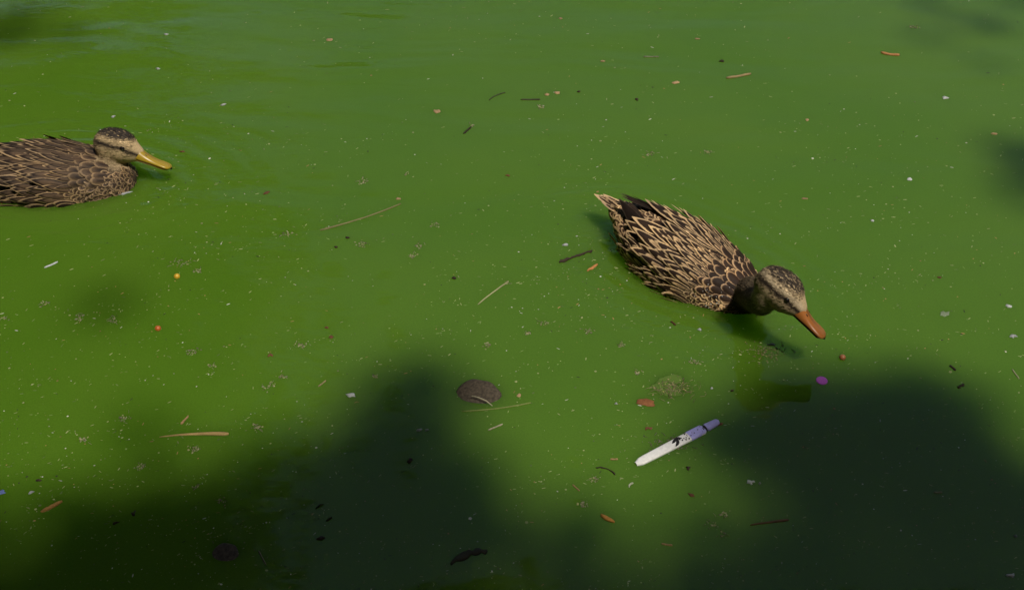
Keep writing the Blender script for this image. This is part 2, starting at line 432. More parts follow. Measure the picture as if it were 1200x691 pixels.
sky_block_canopy('tall spreading tree whose crown roofs the water on the yellow-billed duck\'s side', (-6.6, -2.8), [(-7, 0.8, -5, 3.6), (-7.5, -2.2, 3.4, 7.4), (-4.5, 1.6, 3.3, 5.4)], [13000, 3500, 2600], .22)
sky_block_canopy('tall spreading tree whose crown roofs the bank on the mottled duck\'s side', (11.3, -1.8), [(5.3, 11, -2, 5.0), (1.4, 7.5, 3.4, 5.4), (.9, 5.5, .4, 3.5)], [6500, 2600, 2900], .22)
for k, (x, y) in enumerate(((-1.5, 15.5), (4.0, 16.5), (9.5, 14.5), (13.5, 9.0))):
    round_tree('bank_tree', 'low round green tree on the far bank of the pond', (x, y), (x, y, 3.4), (2.2, 2.0, 2.0), 50, 50, 0.26, 'trees on the far bank')

# unseen bushy trees added round the near half of the pond to cut low skylight
proto = round_tree('sky_block_bushy_tree', 'unseen bushy tree added on the near bank to block low skylight', (-8.8, -1.2), (-8.8, -1.2, 4.6), (3.0, 3.0, 4.4), 110, 90, 0.42, 'unseen bushy trees added to block low skylight')
for x, y, a in ((-9.6, 3.4, 40), (-5.6, -6.4, 100), (-1.6, -7.6, 200), (8.6, -7.0, 260), (11.6, -4.2, 310), (13.4, 2.0, 80), (14.6, 6.6, 150), (-10.6, 8.6, 20), (2.0, -9.6, 10)):
    c = proto.copy(); col.objects.link(c); c.location = (x, y, .1); c.rotation_euler = (0, 0, R(a))
    for ch_ in proto.children:
        d = ch_.copy(); col.objects.link(d); d.parent = c

# ------------------------------------------------------------------ ducks
def feather_geo(kind, L, w, camber=0.25, droop=0.06, nx=4, ny=7):
    """one feather lying along +x, root at the origin, rounded or pointed tip"""
    if kind == 'round': vs = [0, .18, .42, .65, .82, .93, 1.0]; ws = [.30, .72, .98, 1.0, .80, .50, .10]
    elif kind == 'point': vs = [0, .18, .42, .65, .82, .93, 1.0]; ws = [.32, .75, 1.0, .86, .56, .27, .04]
    else: vs = [0, .15, .4, .65, .85, .95, 1.0]; ws = [.35, .8, 1.0, .95, .72, .42, .08]
    V = []; UV = []; F = []
    for i, (v, wk) in enumerate(zip(vs, ws)):
        for j in range(nx + 1):
            a = 2 * j / nx - 1
            y = a * w * wk
            V.append((v * L, y, -camber * w * (a * a) * wk - droop * L * v * v)); UV.append((j / nx, v))
    for i in range(len(vs) - 1):
        for j in range(nx):
            k = i * (nx + 1) + j
            F.append((k, k + nx + 1, k + nx + 2, k + 1))
    return np.array(V), F, np.array(UV)
def frame(p, d, nrm, pitch=0.0, roll=0.0, scale=1.0):
    nrm = unit(nrm); d = unit(d - nrm * (d @ nrm))
    x = unit(d * math.cos(pitch) + nrm * math.sin(pitch))
    y = unit(np.cross(nrm, x)); z = np.cross(x, y)
    if roll:
        y, z = y * math.cos(roll) + z * math.sin(roll), z * math.cos(roll) - y * math.sin(roll)
    M = np.eye(4); M[:3, 0] = x * scale; M[:3, 1] = y * scale; M[:3, 2] = z * scale; M[:3, 3] = p
    return M

BX = [-.165, -.14, -.10, -.05, 0.0, .05, .09, .12, .138, .150]
BW = [.014, .036, .060, .077, .083, .077, .064, .047, .032, .004]
BT = [.052, .062, .071, .078, .080, .076, .068, .056, .044, .024]
BB = [.036, .012, -.022, -.04, -.045, -.045, -.042, -.036, -.025, .010]
SX, SY, SZ, FL = .86, .77, .74, .88
BX = [k * SX for k in BX]; BW = [k * SY for k in BW]; BT = [k * SZ for k in BT]; BB = [k * SZ for k in BB]
def body_pt(x, th):
    x = np.asarray(x, float); th = np.asarray(th, float)
    w, t, bt = spline(BX, BW, x), spline(BX, BT, x), spline(BX, BB, x)
    zm = t - 0.62 * (t - bt)
    s, c = np.sin(th), np.cos(th)
    y = -w * np.sign(s) * np.abs(s)**0.92
    z = np.where(c > 0, zm + (t - zm) * np.abs(c)**0.80, zm - (zm - bt) * np.abs(c)**0.9)
    return np.stack([np.broadcast_to(x, y.shape), y, z], -1)
def body_frame(x, th):
    p = body_pt(x, th); e = 1e-3
    du = body_pt(x - e, th) - body_pt(x + e, th)
    dt = body_pt(x, th + 0.02) - body_pt(x, th - 0.02)
    nrm = unit(np.cross(dt, du))
    if nrm @ (p - np.array([p[0], 0, 0.01])) < 0: nrm = -nrm
    return p, unit(du), nrm

HX = [-.034, -.031, -.024, -.012, .002, .014, .024, .031, .037, .041]
HW = [.004, .0105, .0165, .0205, .0218, .0200, .0160, .0125, .0100, .0075]
HT = [.004, .0125, .0200, .0255, .0272, .0250, .0185, .0125, .0085, .0050]
HB = [-.004, -.013, -.0190, -.0225, -.0235, -.0225, -.0190, -.0155, -.0125, -.0090]
def head_rings(n=28):
    out = []
    for x in np.linspace(HX[0], HX[-1], 26):
        w, t, b_ = spline(HX, HW, x), spline(HX, HT, x), spline(HX, HB, x)
        th = np.linspace(0, 2*math.pi, n, endpoint=False)
        zc = (t + b_) / 2; h = (t - b_) / 2
        out.append(np.stack([np.full(n, x), w * np.sin(th), zc + h * np.cos(th)], 1))
    return out
def head_colour(h, pal):
    """plumage colour of the head at head-local points h (n,3)"""
    x, y, z = h[:, 0], np.abs(h[:, 1]), h[:, 2]
    zr = z - 0.10 * x
    crown = sstep(.0140, .0185, zr + 0.10 * np.clip(x - .012, 0, 1) - 0.0)
    line = 0.0050 - 0.10 * (x - 0.012)            # height of the eye line, falling to the bill and rising a little to the nape
    line = np.where(x > 0.012, 0.0050 - 0.28 * (x - 0.012), 0.0050 - 0.12 * (x - 0.012) * 0 - 0.06 * (0.012 - x))
    wd = 0.0031 + 0.0011 * sstep(.02, -.02, x)
    stripe = np.exp(-((z - line) / wd)**2) * sstep(.004, .010, y) * sstep(.040, .034, x) * sstep(-.036, -.022, x)
    brow = np.exp(-((z - line - .0068) / .0036)**2) * sstep(.004, .010, y)
    throat = sstep(-.012, -.020, z) * 0.5
    nape = sstep(-.018, -.030, x)
    c = np.tile(pal['cheek'], (len(h), 1))
    def mix(c, k, col_): return c * (1 - k[:, None]) + np.asarray(col_) * k[:, None]
    c = mix(c, throat, pal['throat']); c = mix(c, nape * 0.7, pal['neck'])
    c = mix(c, brow * 0.8, pal['brow']); c = mix(c, crown, pal['crown']); c = mix(c, np.clip(stripe * 1.15, 0, 1), pal['stripe'])
    return c

SHAPES = {}
def shape(key, *a, **k):
    if key not in SHAPES: SHAPES[key] = feather_geo(*a, **k)
    return SHAPES[key]

def remeshed(v, f, voxel, it=4):
    me = mesh('tmp', v, f); o = bpy.data.objects.new('tmp', me); col.objects.link(o)
    md = o.modifiers.new('r', 'REMESH'); md.mode = 'VOXEL'; md.voxel_size = voxel
    sm = o.modifiers.new('s', 'SMOOTH'); sm.factor = 0.5; sm.iterations = it
    dg = bpy.context.evaluated_depsgraph_get(); ev = o.evaluated_get(dg)
    m2 = bpy.data.meshes.new_from_object(ev)
    bpy.data.objects.remove(o); bpy.data.meshes.remove(me)
    nv = len(m2.vertices); co = np.zeros(nv * 3); m2.vertices.foreach_get('co', co)
    no = np.zeros(nv * 3); m2.vertices.foreach_get('normal', no)
    faces = [tuple(p.vertices) for p in m2.polygons]
    bpy.data.meshes.remove(m2)
    return co.reshape(-1, 3), no.reshape(-1, 3), faces

EYE = simple('eye', (0.008, 0.006, 0.005), 0.06, 0.8, 0.0, 50, 0)
NAIL = simple('bill_nail', (0.012, 0.010, 0.009), 0.3, 0.5, 0.2, 800, 0)
HEADM = tinted('head_plumage', 0.75, 0.2, 0.25, 500)
DROP = simple('water_drop', (0.5, 0.48, 0.44), 0.03, 1.0, 0, 50, 0)
FOOT = simple('webbed_foot', (0.22, 0.055, 0.012), 0.4, 0.5, 0.3, 300, 0.3)

def make_duck(label, loc, heading, pitch, sink, head_w, head_yaw, head_pitch, head_roll, pal, mats, bill_c, seed, head_scale=1.0, neck_anchor=(.082, .006), bulge=0.0, bill_len=1.0, drops=False, foot=None):
    global rng
    rng = np.random.default_rng(seed)
    root = empty('duck', (loc[0], loc[1], 0.0), heading)
    tag(root, label, 'duck', 'ducks swimming on the green pond')
    ch, sh = math.cos(heading), math.sin(heading)
    RW = np.array([[ch, -sh, 0], [sh, ch, 0], [0, 0, 1.0]])
    cp_, sp_ = math.cos(pitch), math.sin(pitch)               # pitch > 0: breast down
    RB = np.array([[cp_, 0, sp_], [0, 1, 0], [-sp_, 0, cp_]])
    ob = np.array([0, 0, -sink])
    tb = lambda p: p @ RB.T + ob
    # head frame in duck-local axes
    hc = RW.T @ (np.asarray(head_w) - np.array([loc[0], loc[1], 0]))
    cy, sy = math.cos(head_yaw), math.sin(head_yaw); cpp, spp = math.cos(head_pitch), math.sin(head_pitch)
    RH = np.array([[cy, -sy, 0], [sy, cy, 0], [0, 0, 1.0]]) @ np.array([[cpp, 0, spp], [0, 1, 0], [-spp, 0, cpp]])
    cr_, sr_ = math.cos(head_roll), math.sin(head_roll)
    RH = RH @ np.array([[1, 0, 0], [0, cr_, -sr_], [0, sr_, cr_]])
    th_ = lambda p: (np.asarray(p) * head_scale) @ RH.T + hc
    # --- body surface: trunk, neck and head grown into one skin
    sv = Soup()
    th = np.linspace(0, 2*math.pi, 40, endpoint=False)
    xs = np.concatenate([np.linspace(BX[0], .12, 30), np.linspace(.125, BX[-1], 8)])
    v, f = loft([tb(body_pt(np.full(40, x), th)) for x in xs]); sv.add(v, f)
    A = tb(np.array([neck_anchor[0], 0, neck_anchor[1]])); D = hc + RH @ (np.array([-.008, 0, -.010]) * head_scale)
    up0 = np.array([0.35, 0, 1.0]); k = np.linalg.norm(D - A)
    B1 = A + unit(up0) * k * 0.45 + np.array([bulge, 0, 0]); C1 = D + unit(RH @ np.array([-.2, 0, -1.0]) * .45 + np.array([0, 0, -.8])) * k * 0.38
    t = np.linspace(0, 1, 18)[:, None]
    neck = (1-t)**3 * A + 3*(1-t)**2*t * B1 + 3*(1-t)*t*t * C1 + t**3 * D
    nr = spline([0, .25, .55, .8, 1], [.026, .0228, .0192, .0178, .0178], t[:, 0]) * head_scale
    v, f = tube(neck, nr, 24); sv.add(v, f)
    v, f = loft([th_(r) for r in head_rings()]); sv.add(v, f)
    co, no, fa = remeshed(np.vstack(sv.v), sv.f, 0.0026, 10)
    hl = ((co - hc) @ RH) / head_scale
    hw = sstep(.046, .034, np.linalg.norm(hl * np.array([.85, 1, 1.2]) , axis=1))   # head weight
    dn = np.min(np.linalg.norm(co[:, None] - neck[None, 2:], axis=2), axis=1)
    nw = sstep(.031, .025, dn)                                                        # neck weight
    hcol = head_colour(hl, pal)
    cneck = np.tile(pal['neck'], (len(co), 1))
    cbody = np.tile(pal['under'], (len(co), 1))
    cc = cbody * (1 - nw[:, None]) + cneck * nw[:, None]
    cc = cc * (1 - hw[:, None]) + hcol * hw[:, None]
    body = link('body', mesh('duck_body', co, fa, True, colr=cc), HEADM, root)
    # --- small plumage: head and neck
    s = Soup(); fac = np.array([(f_ + f_)[:4] for f_ in fa]) if False else fa
    cen = np.array([co[list(f_)].mean(0) for f_ in fa]); nrm = np.array([unit(no[list(f_)].mean(0)) for f_ in fa])
    vw = np.array([max(hw[list(f_)].mean(), nw[list(f_)].mean()) for f_ in fa])
    hwf = np.array([hw[list(f_)].mean() for f_ in fa]); ccf = np.array([cc[list(f_)].mean(0) for f_ in fa])
    hlf = ((cen - hc) @ RH) / head_scale
    idx = np.where((vw > 0.3) & (cen[:, 2] > -0.004) & ~((hlf[:, 0] > .027) | ((hlf[:, 0] > .020) & (hlf[:, 2] < -.008))))[0]
    idx = idx[np.linalg.norm(np.abs(hlf[idx]) - np.array([.0125, .0195, .0052]), axis=1) > .0052]
    pick = rng.choice(idx, int(len(idx) * 2.4))
    back = RH @ np.array([-1.0, 0, -0.25])
    for i in pick:
        p, nn = cen[i] + rng.normal(0, .0008, 3), nrm[i]
        j = np.argmin(np.linalg.norm(neck - p, axis=1)); td = neck[max(j-1, 0)] - neck[min(j+1, len(neck)-1)]
        d = back * hwf[i] + unit(td) * (1 - hwf[i]) + rng.normal(0, 0.12, 3)
        M = frame(p - nn * 0.0006, d, nn, rng.uniform(0.08, 0.22))
        L = rng.uniform(.0032, .0055); w = rng.uniform(.0006, .0010)
        hx, hy, hz = hlf[i]
        crownish = hwf[i] * sstep(.010, .016, hz)
        var = np.exp(rng.normal(0, 0.13 + 0.30 * crownish + 0.20 * (1 - hwf[i])))
        c = ccf[i] * var
        if crownish > 0.5 and rng.random() < pal['fleck']: c = np.array(pal['cheek']) * rng.uniform(0.4, 0.95)
        q_ = np.array([(0, -w*.6, 0), (0, w*.6, 0), (L*.6, w, .0002), (L*.6, -w, .0002), (L, 0, -.0003)])
        s.add(q_ @ M[:3, :3].T + M[:3, 3], [(0, 3, 2, 1), (3, 4, 2)], np.vstack([np.tile(c * 0.85, (2, 1)), np.tile(c, (2, 1)), np.tile(c * 1.15, (1, 1))]))
    o = link('head_plumage', s.mesh('head_plumage'), HEADM, root); o['kind'] = 'stuff'
    # --- small plumage: breast, belly and the gaps between the big feathers
    s = Soup(); g = shape('small', 'round', 1.0, 0.30, 0.25, 0.10, 2)
    rows = np.arange(.146 * SX, -.150 * SX, -.0050)
    nwb = lambda p: np.min(np.linalg.norm(neck[4:] - p, axis=1))
    rows = rows[rows < .050]
    for r_, x in enumerate(rows):
        circ = max(spline(BX, BW, x) * 3.4, .01); nn_ = max(int(circ / .0070), 3)
        for k_ in range(nn_):
            a = (k_ + 0.5 * (r_ % 2) + rng.uniform(-.2, .2)) / nn_ * 2 - 1
            tq = a * R(118)
            p, d, nn = body_frame(x + rng.uniform(-.002, .002), tq)
            if nwb(tb(p)) < 0.015 or tb(p)[2] < -0.02: continue
            L = rng.uniform(.011, .017) * (0.8 if x > 0.065 else 1.15)
            M = frame(tb(p) + RB @ nn * 0.0004, RB @ (d + rng.normal(0, .10, 3)), RB @ nn, rng.uniform(.12, .30), rng.normal(0, .12))
            s.add((g[0] * L) @ M[:3, :3].T + M[:3, 3], g[1], None, g[2], rng.random())
    seen = {}
    for i in rng.permutation(np.where((vw < 0.45) & (cen[:, 0] > .040) & (cen[:, 2] > -.012) & ~((hlf[:, 0] > .012) & (hlf[:, 2] > -.026) & (np.linalg.norm(hlf, axis=1) < .052)))[0]):
        key = tuple((cen[i] / .0046).astype(int))
        if key in seen: continue
        seen[key] = 1
        d = np.array([-1.0, 0, -.25]) + rng.normal(0, .12, 3)
        M = frame(cen[i], d, nrm[i], rng.uniform(.12, .30), rng.normal(0, .15))
        L = rng.uniform(.010, .0155)
        s.add((g[0] * L) @ M[:3, :3].T + M[:3, 3], g[1], None, g[2], rng.random())
    o = link('breast_plumage', s.mesh('breast_plumage'), mats['breast'], root); o['kind'] = 'stuff'
    # --- the large feathers, one by one
    def put(geo_key, geo_args, mat, x, tdeg, L, w=None, ang=0.0, pit=0.14, lift=0.0, roll=0.0, jit=1.0):
        key = geo_key + mats['key'] + mat.name
        if key not in MESHES:
            v, f, uv = feather_geo(*geo_args); me = mesh('feather', v, f, True, uv=uv); me.materials.append(mat); MESHES[key] = me
        x = x * SX; L = L * FL * U(.84, 1.22); ang += jit * float(rng.normal(0, .07)); roll += jit * float(rng.normal(0, .10))
        p, d, nn = body_frame(x, R(tdeg))
        if ang:
            sd = np.cross(nn, d); d = d * math.cos(ang) + sd * math.sin(ang)
        M = frame(tb(p) + RB @ nn * lift, RB @ d, RB @ nn, pit, roll, L)
        if w: M[:3, 1] *= w
        return link('feather', MESHES[key], None, root, M)
    U = lambda a, b_: float(rng.uniform(a, b_))
    # tail fan
    for k_ in range(13):
        a = (k_ - 6) / 6
        key = ('tail', ('point', 1.0, 0.115, 0.2, 0.02))
        put(*key, mats['tail'], -.122 - .008 * (1 - abs(a)), 46 * a, U(.069, .079) * (1 - .16 * abs(a)), ang=-0.02 * a, pit=0.13 - 0.03*abs(a), lift=-.004 - .003 * abs(a), roll=0.1 * a)
    # tail coverts
    for r_, x in enumerate((-.134, -.118, -.102)):
        for k_ in range(7):
            a = (k_ - 3 + 0.5 * (r_ % 2)) / 3.4
            put('cov', ('round', 1.0, 0.30, 0.25, 0.05), mats['flank'], x + U(-.003, .003), 74 * a, U(.034, .040), pit=.12, lift=-.001)
    for sgn in (-1, 1):
        # wing tips: dark primaries crossing over the rump
        for k_ in range(4):
            put('prim', ('point', 1.0, 0.105, 0.2, -0.02), mats['prim'], -.050 - .008 * k_, sgn * (40 - 4 * k_), U(.100, .110) - .007 * k_, ang=-sgn * (0.24 + .03 * k_), pit=0.02 + .012 * k_, lift=.002 + .0008 * k_ + (0.001 if sgn > 0 else 0), jit=.3)
        # tertials
        for k_ in range(6):
            put('tert', ('point', 1.0, 0.125, 0.25, 0.03), mats['bold'], -.006 - .007 * k_, sgn * (15 + 11 * k_), U(.098, .108) - .006 * k_, ang=sgn * U(-.05, .03), pit=0.055, lift=.003 - .0003 * k_, roll=-sgn * 0.1)
        # scapulars
        for r_, x in enumerate((.004, .020, .036, .051, .066)):
            for k_ in range(7):
                tdeg = 6 + 8.6 * k_ + (4.5 if r_ % 2 else 0)
                put('scap%d' % (k_ % 2), ('point', 1.0, 0.100 + .024 * (k_ % 2), 0.3, 0.05), mats['bold'], x + U(-.004, .004), sgn * (tdeg + U(-2, 2)), U(.066, .088) - .0075 * r_, ang=sgn * U(-.14, .06), pit=U(.065, .125), lift=.003 - 0.0002 * k_)
        # wing coverts along the side
        for r_, x in enumerate((-.052, -.026, .0, .026, .050)):
            for k_ in range(4):
                put('wcov', ('point', 1.0, 0.125, 0.25, 0.05), mats['bold'], x + U(-.004, .004), sgn * (62 + 8 * k_ + (4 if r_ % 2 else 0)), U(.050, .064), ang=sgn * U(-.22, -.05), pit=U(.12, .20), lift=.001)
        # flank feathers along the waterline
        for r_, x in enumerate((-.092, -.070, -.048, -.026, -.004, .018, .040, .062)):
            for k_ in range(3):
                put('flk%d' % (k_ % 2), ('round', 1.0, 0.17 + .03 * (k_ % 2), 0.3, 0.10), mats['flank'], x + U(-.004, .004), sgn * (86 + 9.5 * k_ + (5 if r_ % 2 else 0)), U(.044, .058), ang=sgn * U(-.42, -.15), pit=U(.14, .24), lift=.0)
        # mantle
        for r_, x in enumerate((.060, .074, .087, .099, .110)):
            for k_ in range(5):
                p_ = body_pt(x * SX, R(sgn * (6 + 12 * k_)))
                if nwb(tb(p_)) < .017: continue
                put('mant', ('round', 1.0, 0.27, 0.3, 0.10), mats['mantle'], x + U(-.003, .003), sgn * (5 + 12 * k_ + (6 if r_ % 2 else 0)), U(.024, .031), ang=sgn * U(-.15, .1), pit=U(.14, .24), lift=.001)
    # back, between the wings
    for r_, x in enumerate((.046, .030, .014, -.002, -.020, -.040)):
        for a in (-7, 0, 7):
            put('mant', ('round', 1.0, 0.27, 0.3, 0.10), mats['mantle'], x + U(-.004, .004), a + U(-2, 2), U(.034, .042), pit=U(.07, .13), lift=.002)
    # --- bill
    bl_ = bill_len
    BL = [.030, .036, .044, .054, .064, .074, .081, .0855, .088]
    BWd = [.0105, .0110, .0108, .0106, .0112, .0122, .0118, .0092, .0034]
    BTp = [.0086, .0066, .0030, -.0004, -.0026, -.0036, -.0046, -.0056, -.0068]
    BBt = [-.0085, -.0090, -.0094, -.0096, -.0098, -.0100, -.0102, -.0102, -.0092]
    ring = []
    for x in np.linspace(BL[0], BL[-1], 22):
        w, tp, bt = spline(BL, BWd, x), spline(BL, BTp, x), spline(BL, BBt, x)
        a = np.linspace(0, 2*math.pi, 20, endpoint=False)
        top = np.cos(a) > 0
        y = w * np.sign(np.sin(a)) * np.abs(np.sin(a))**0.8
        z = np.where(top, bt + .002 + (tp - bt - .002) * np.abs(np.cos(a))**(0.75), bt + .002 - .0020 * np.abs(np.cos(a)))
        ring.append(th_(np.stack([np.full(20, .03 + (x - .03) * bl_), y, z], 1)))
    v, f = loft(ring)
    m, n, l, b = mat_base('bill_horn')
    at = n.new('ShaderNodeAttribute'); at.attribute_name = 'tint'
    l.new(at.outputs['Color'], b.inputs['Base Color']); b.inputs['Roughness'].default_value = 0.33
    bl = ((v - hc) @ RH) / head_scale
    ridge = np.clip(sstep(.0050, .0, np.abs(bl[:, 1])) * sstep(.074, .056, bl[:, 0]) * sstep(-.006, -.001, bl[:, 2]), 0, 1)
    blot = np.clip(0.5 + 0.5 * np.sin(bl[:, 0] * 310 + bl[:, 1] * 420 + 1.3 * np.sin(bl[:, 0] * 900)), 0, 1) * 0.35
    kk = np.clip(ridge * 0.55 + blot * ridge + 0.12 * blot, 0, 1)[:, None]
    bc = np.asarray(bill_c[0]) * (1 - kk) + np.asarray(bill_c[1]) * kk
    bill = link('bill', mesh('bill', v, f, True, colr=bc), m, root)
    # nail at the tip and the two nostrils
    a = np.linspace(0, 2*math.pi, 12, endpoint=False)
    nl = [th_(np.stack([np.full(12, .03 + (x - .03) * bl_), w * np.sin(a), z + h * np.cos(a)], 1)) for x, w, z, h in ((.0815, .002, -.0062, .0012), (.0835, .0038, -.0070, .0020), (.0865, .0042, -.0082, .0022), (.0890, .0030, -.0094, .0018), (.0898, .001, -.0100, .0008))]
    v, f = loft(nl); link('nail', mesh('nail', v, f), NAIL, bill)
    for sg in (-1, 1):
        c_ = np.array([.03 + .0155 * bl_, sg * .0058, .0006])
        v, f = loft([th_(c_ + np.stack([np.full(8, x), w * np.sin(a[::1][:8] * 1.5) * .6, w * np.cos(a[:8] * 1.5)], 1) @ np.array([[1, 0, -.35], [0, 1, 0], [0, 0, 1]]).T) for x, w in ((-.0032, .0003), (-.002, .0011), (0, .0014), (.002, .0011), (.0032, .0003))])
        link('nostril', mesh('nostril', v, f), NAIL, bill)
    lw = []
    for x in np.linspace(.030, .084, 12):
        w = spline(BL, BWd, x) * 0.86; aa = np.linspace(0, 2*math.pi, 12, endpoint=False)
        z0 = spline(BL, BBt, x) - .0012
        lw.append(th_(np.stack([np.full(12, .03 + (x - .03) * bl_), w * np.sin(aa) * (0.4 if x > .083 else 1), z0 + .0017 * np.cos(aa)], 1)))
    v, f = loft(lw); link('lower_bill', mesh('lower_bill', v, f, True, colr=np.tile(np.asarray(bill_c[1]) * 1.1, (len(v), 1))), m, root)
    # --- eyes
    for sg in (-1, 1):
        c_ = np.array([.0125, sg * .0182, .0052]); V = []
        rg = []
        for ph in np.linspace(0.05, math.pi - 0.05, 9):
            r_ = .0042 * math.sin(ph)
            rg.append(th_(c_ + np.stack([r_ * np.cos(a), np.full(12, .0042 * math.cos(ph)), r_ * np.sin(a) * 0.85], 1)))
        v, f = loft(rg); link('eye', mesh('eye', v, f), EYE, root)
    if drops:
        s = Soup()
        for k_ in range(34):
            x = rng.normal(.070, .010); td = rng.normal(62, 12)
            p, d, nn = body_frame(min(x, .10), R(td)); p = tb(p) + RB @ nn * .0045
            r_ = rng.uniform(.0004, .0011)
            ph = np.linspace(.1, math.pi - .1, 5); rg = [p + np.stack([r_ * math.sin(q_) * np.cos(a[::2]), r_ * math.sin(q_) * np.sin(a[::2]), np.full(6, r_ * math.cos(q_))], 1) for q_ in ph]
            v, f = loft(rg); s.add(v, f)
        o = link('water_drops', s.mesh('water_drops'), DROP, root); o['kind'] = 'stuff'
    if foot is not None:
        fl = RW.T @ (np.asarray(foot) - np.array([loc[0], loc[1], 0]))
        toes = []
        for ang_, ln in ((-.5, .030), (0.05, .034), (.55, .030)):
            toes.append((fl[0] - .5 * ln * math.cos(ang_), fl[1] + .5 * ln * math.sin(ang_)))
        V = [(fl[0] + .006, fl[1], .002), (fl[0], fl[1] - .003, .0025), (fl[0], fl[1] + .003, .0025)] + [(x_, y_, -.001) for x_, y_ in toes]
        V += [(x_, y_, z_ - .006) for x_, y_, z_ in V]
        F = [(0, 2, 1), (1, 2, 4), (1, 4, 3), (2, 5, 4)]; F = F + [tuple(i + 6 for i in t_[::-1]) for t_ in F]
        bd = [0, 1, 3, 4, 5, 2]; F += [(bd[i], bd[(i+1) % 6], bd[(i+1) % 6] + 6, bd[i] + 6) for i in range(6)]
        link('webbed_foot', mesh('webbed_foot', np.array(V), F), FOOT, root)
    return root
MESHES = {}

dk = (.026, .014, .008); br = (.060, .034, .020); bf = (.54, .365, .190); bf2 = (.38, .235, .120)
right_m = dict(key='r',
    bold=feather_mat('feather_bold', [(0, dk), (.06, dk), (.12, bf2), (.30, bf), (.37, dk), (.78, dk), (.86, bf), (1, bf)], .11),
    flank=feather_mat('feather_flank', [(0, bf2), (.20, bf), (.30, br), (.46, br), (.54, bf), (.62, bf2), (.68, br), (.82, br), (.88, bf), (1, bf)], .10),
    mantle=feather_mat('feather_mantle', [(0, dk), (.62, dk), (.80, br), (.86, bf2), (1, bf2)], .14),
    tail=feather_mat('feather_tail', [(0, br), (.20, br), (.32, bf2), (.42, bf2), (.50, dk), (.70, br), (.80, bf), (1, bf)], .14),
    prim=feather_mat('feather_primary', [(0, (.010, .007, .005)), (.9, (.016, .010, .007)), (1, (.06, .042, .028))], .05, .7, .08),
    breast=feather_mat('feather_breast', [(0, bf2), (.22, br), (.58, br), (.70, bf2), (.82, bf), (1, bf)], .14))
dk2 = (.022, .014, .010); br2 = (.085, .054, .032); lb = (.30, .200, .105); lb2 = (.21, .138, .074)
left_m = dict(key='l',
    bold=feather_mat('feather_brown', [(0, dk2), (.10, br2), (.42, br2), (.66, dk2), (.78, dk2), (.93, lb), (1, lb)], .12),
    flank=feather_mat('feather_brown_flank', [(0, br2), (.18, lb2), (.30, dk2), (.76, dk2), (.86, lb), (1, lb)], .12),
    mantle=feather_mat('feather_brown_mantle', [(0, dk2), (.66, br2), (.84, lb2), (1, lb2)], .14),
    tail=feather_mat('feather_brown_tail', [(0, br2), (.6, dk2), (.85, lb2), (1, lb)], .10),
    prim=feather_mat('feather_brown_primary', [(0, dk2), (.85, br2), (1, lb2)], .05),
    breast=feather_mat('feather_brown_breast', [(0, lb2), (.22, dk2), (.60, br2), (.76, lb2), (.86, lb), (1, lb)], .16))
pal_r = dict(fleck=.30, cheek=(.47, .345, .19), throat=(.34, .27, .16), neck=(.105, .076, .042), brow=(.54, .43, .27), crown=(.060, .044, .030), stripe=(.020, .014, .010), under=(.10, .07, .045))
pal_l = dict(fleck=.10, cheek=(.50, .36, .19), throat=(.30, .22, .13), neck=(.11, .078, .045), brow=(.44, .32, .17), crown=(.042, .032, .024), stripe=(.022, .016, .012), under=(.06, .04, .026))

hd = W(914, 340, 0.100)
make_duck('brown mottled duck with an orange bill, its head bent low over the water', W(807, 316)[:2], R(-42), R(5), 0.002,
          hd, R(8), R(26), R(-18), pal_r, right_m, ((.38, .135, .030), (.12, .04, .013)), 3, 1.07, bill_len=.86, neck_anchor=(.096, .002), drops=True)
hd2 = W(137, 171, 0.062)
make_duck('darker brown duck with a yellow bill, head drawn in level, body half out of view', W(69, 212)[:2], R(-2), R(-1), 0.004,
          hd2, R(-4), R(17), R(-20), pal_l, left_m, ((.40, .265, .022), (.20, .11, .015)), 5, 1.06, bill_len=.95, neck_anchor=(.090, .004), foot=W(9, 235, .002))

# ------------------------------------------------------------------ flotsam
rng = np.random.default_rng(77)
FLOAT = tinted('flotsam', 0.75, 0.25, 0.22, 900)
def cols(c, k, j=0.12): return np.asarray(c) * np.exp(rng.normal(0, j, (k, 1)))
def strip(a, c, w0, w1, bow=0.0, h=0.0012, n=9, wob=0.08, prof='taper', z=0.0006):
    """flat blade, straw or splinter lying on the water from point a to point c"""
    a = np.asarray(a, float); c = np.asarray(c, float); d = c - a; L = np.linalg.norm(d[:2])
    sd = np.array([-d[1], d[0], 0]) / L
    rg = []
    for i, t in enumerate(np.linspace(0, 1, n)):
        w = w0 + (w1 - w0) * t
        if prof == 'leaf': w = max(w0, w1) * max(math.sin(math.pi * min(max(t*.94 + .03, 0), 1))**0.6, .12)
        if prof == 'taper' and i in (0, n - 1): w *= 0.45
        w *= 1 + rng.normal(0, wob)
        p = a + d * t + sd * (bow * L * 4 * t * (1 - t) + rng.normal(0, w0 * wob * .6))
        hz = h * (0.8 + 0.2 * math.sin(t * 9))
        rg.append(np.array([p + sd * w * .5 + [0, 0, z*0], p + sd * w * .28 + [0, 0, z + hz], p - sd * w * .22 + [0, 0, z + hz * 1.1], p - sd * w * .5, p - sd * w * .2 - [0, 0, .0008], p + sd * w * .2 - [0, 0, .0008]]))
    return loft(rg)
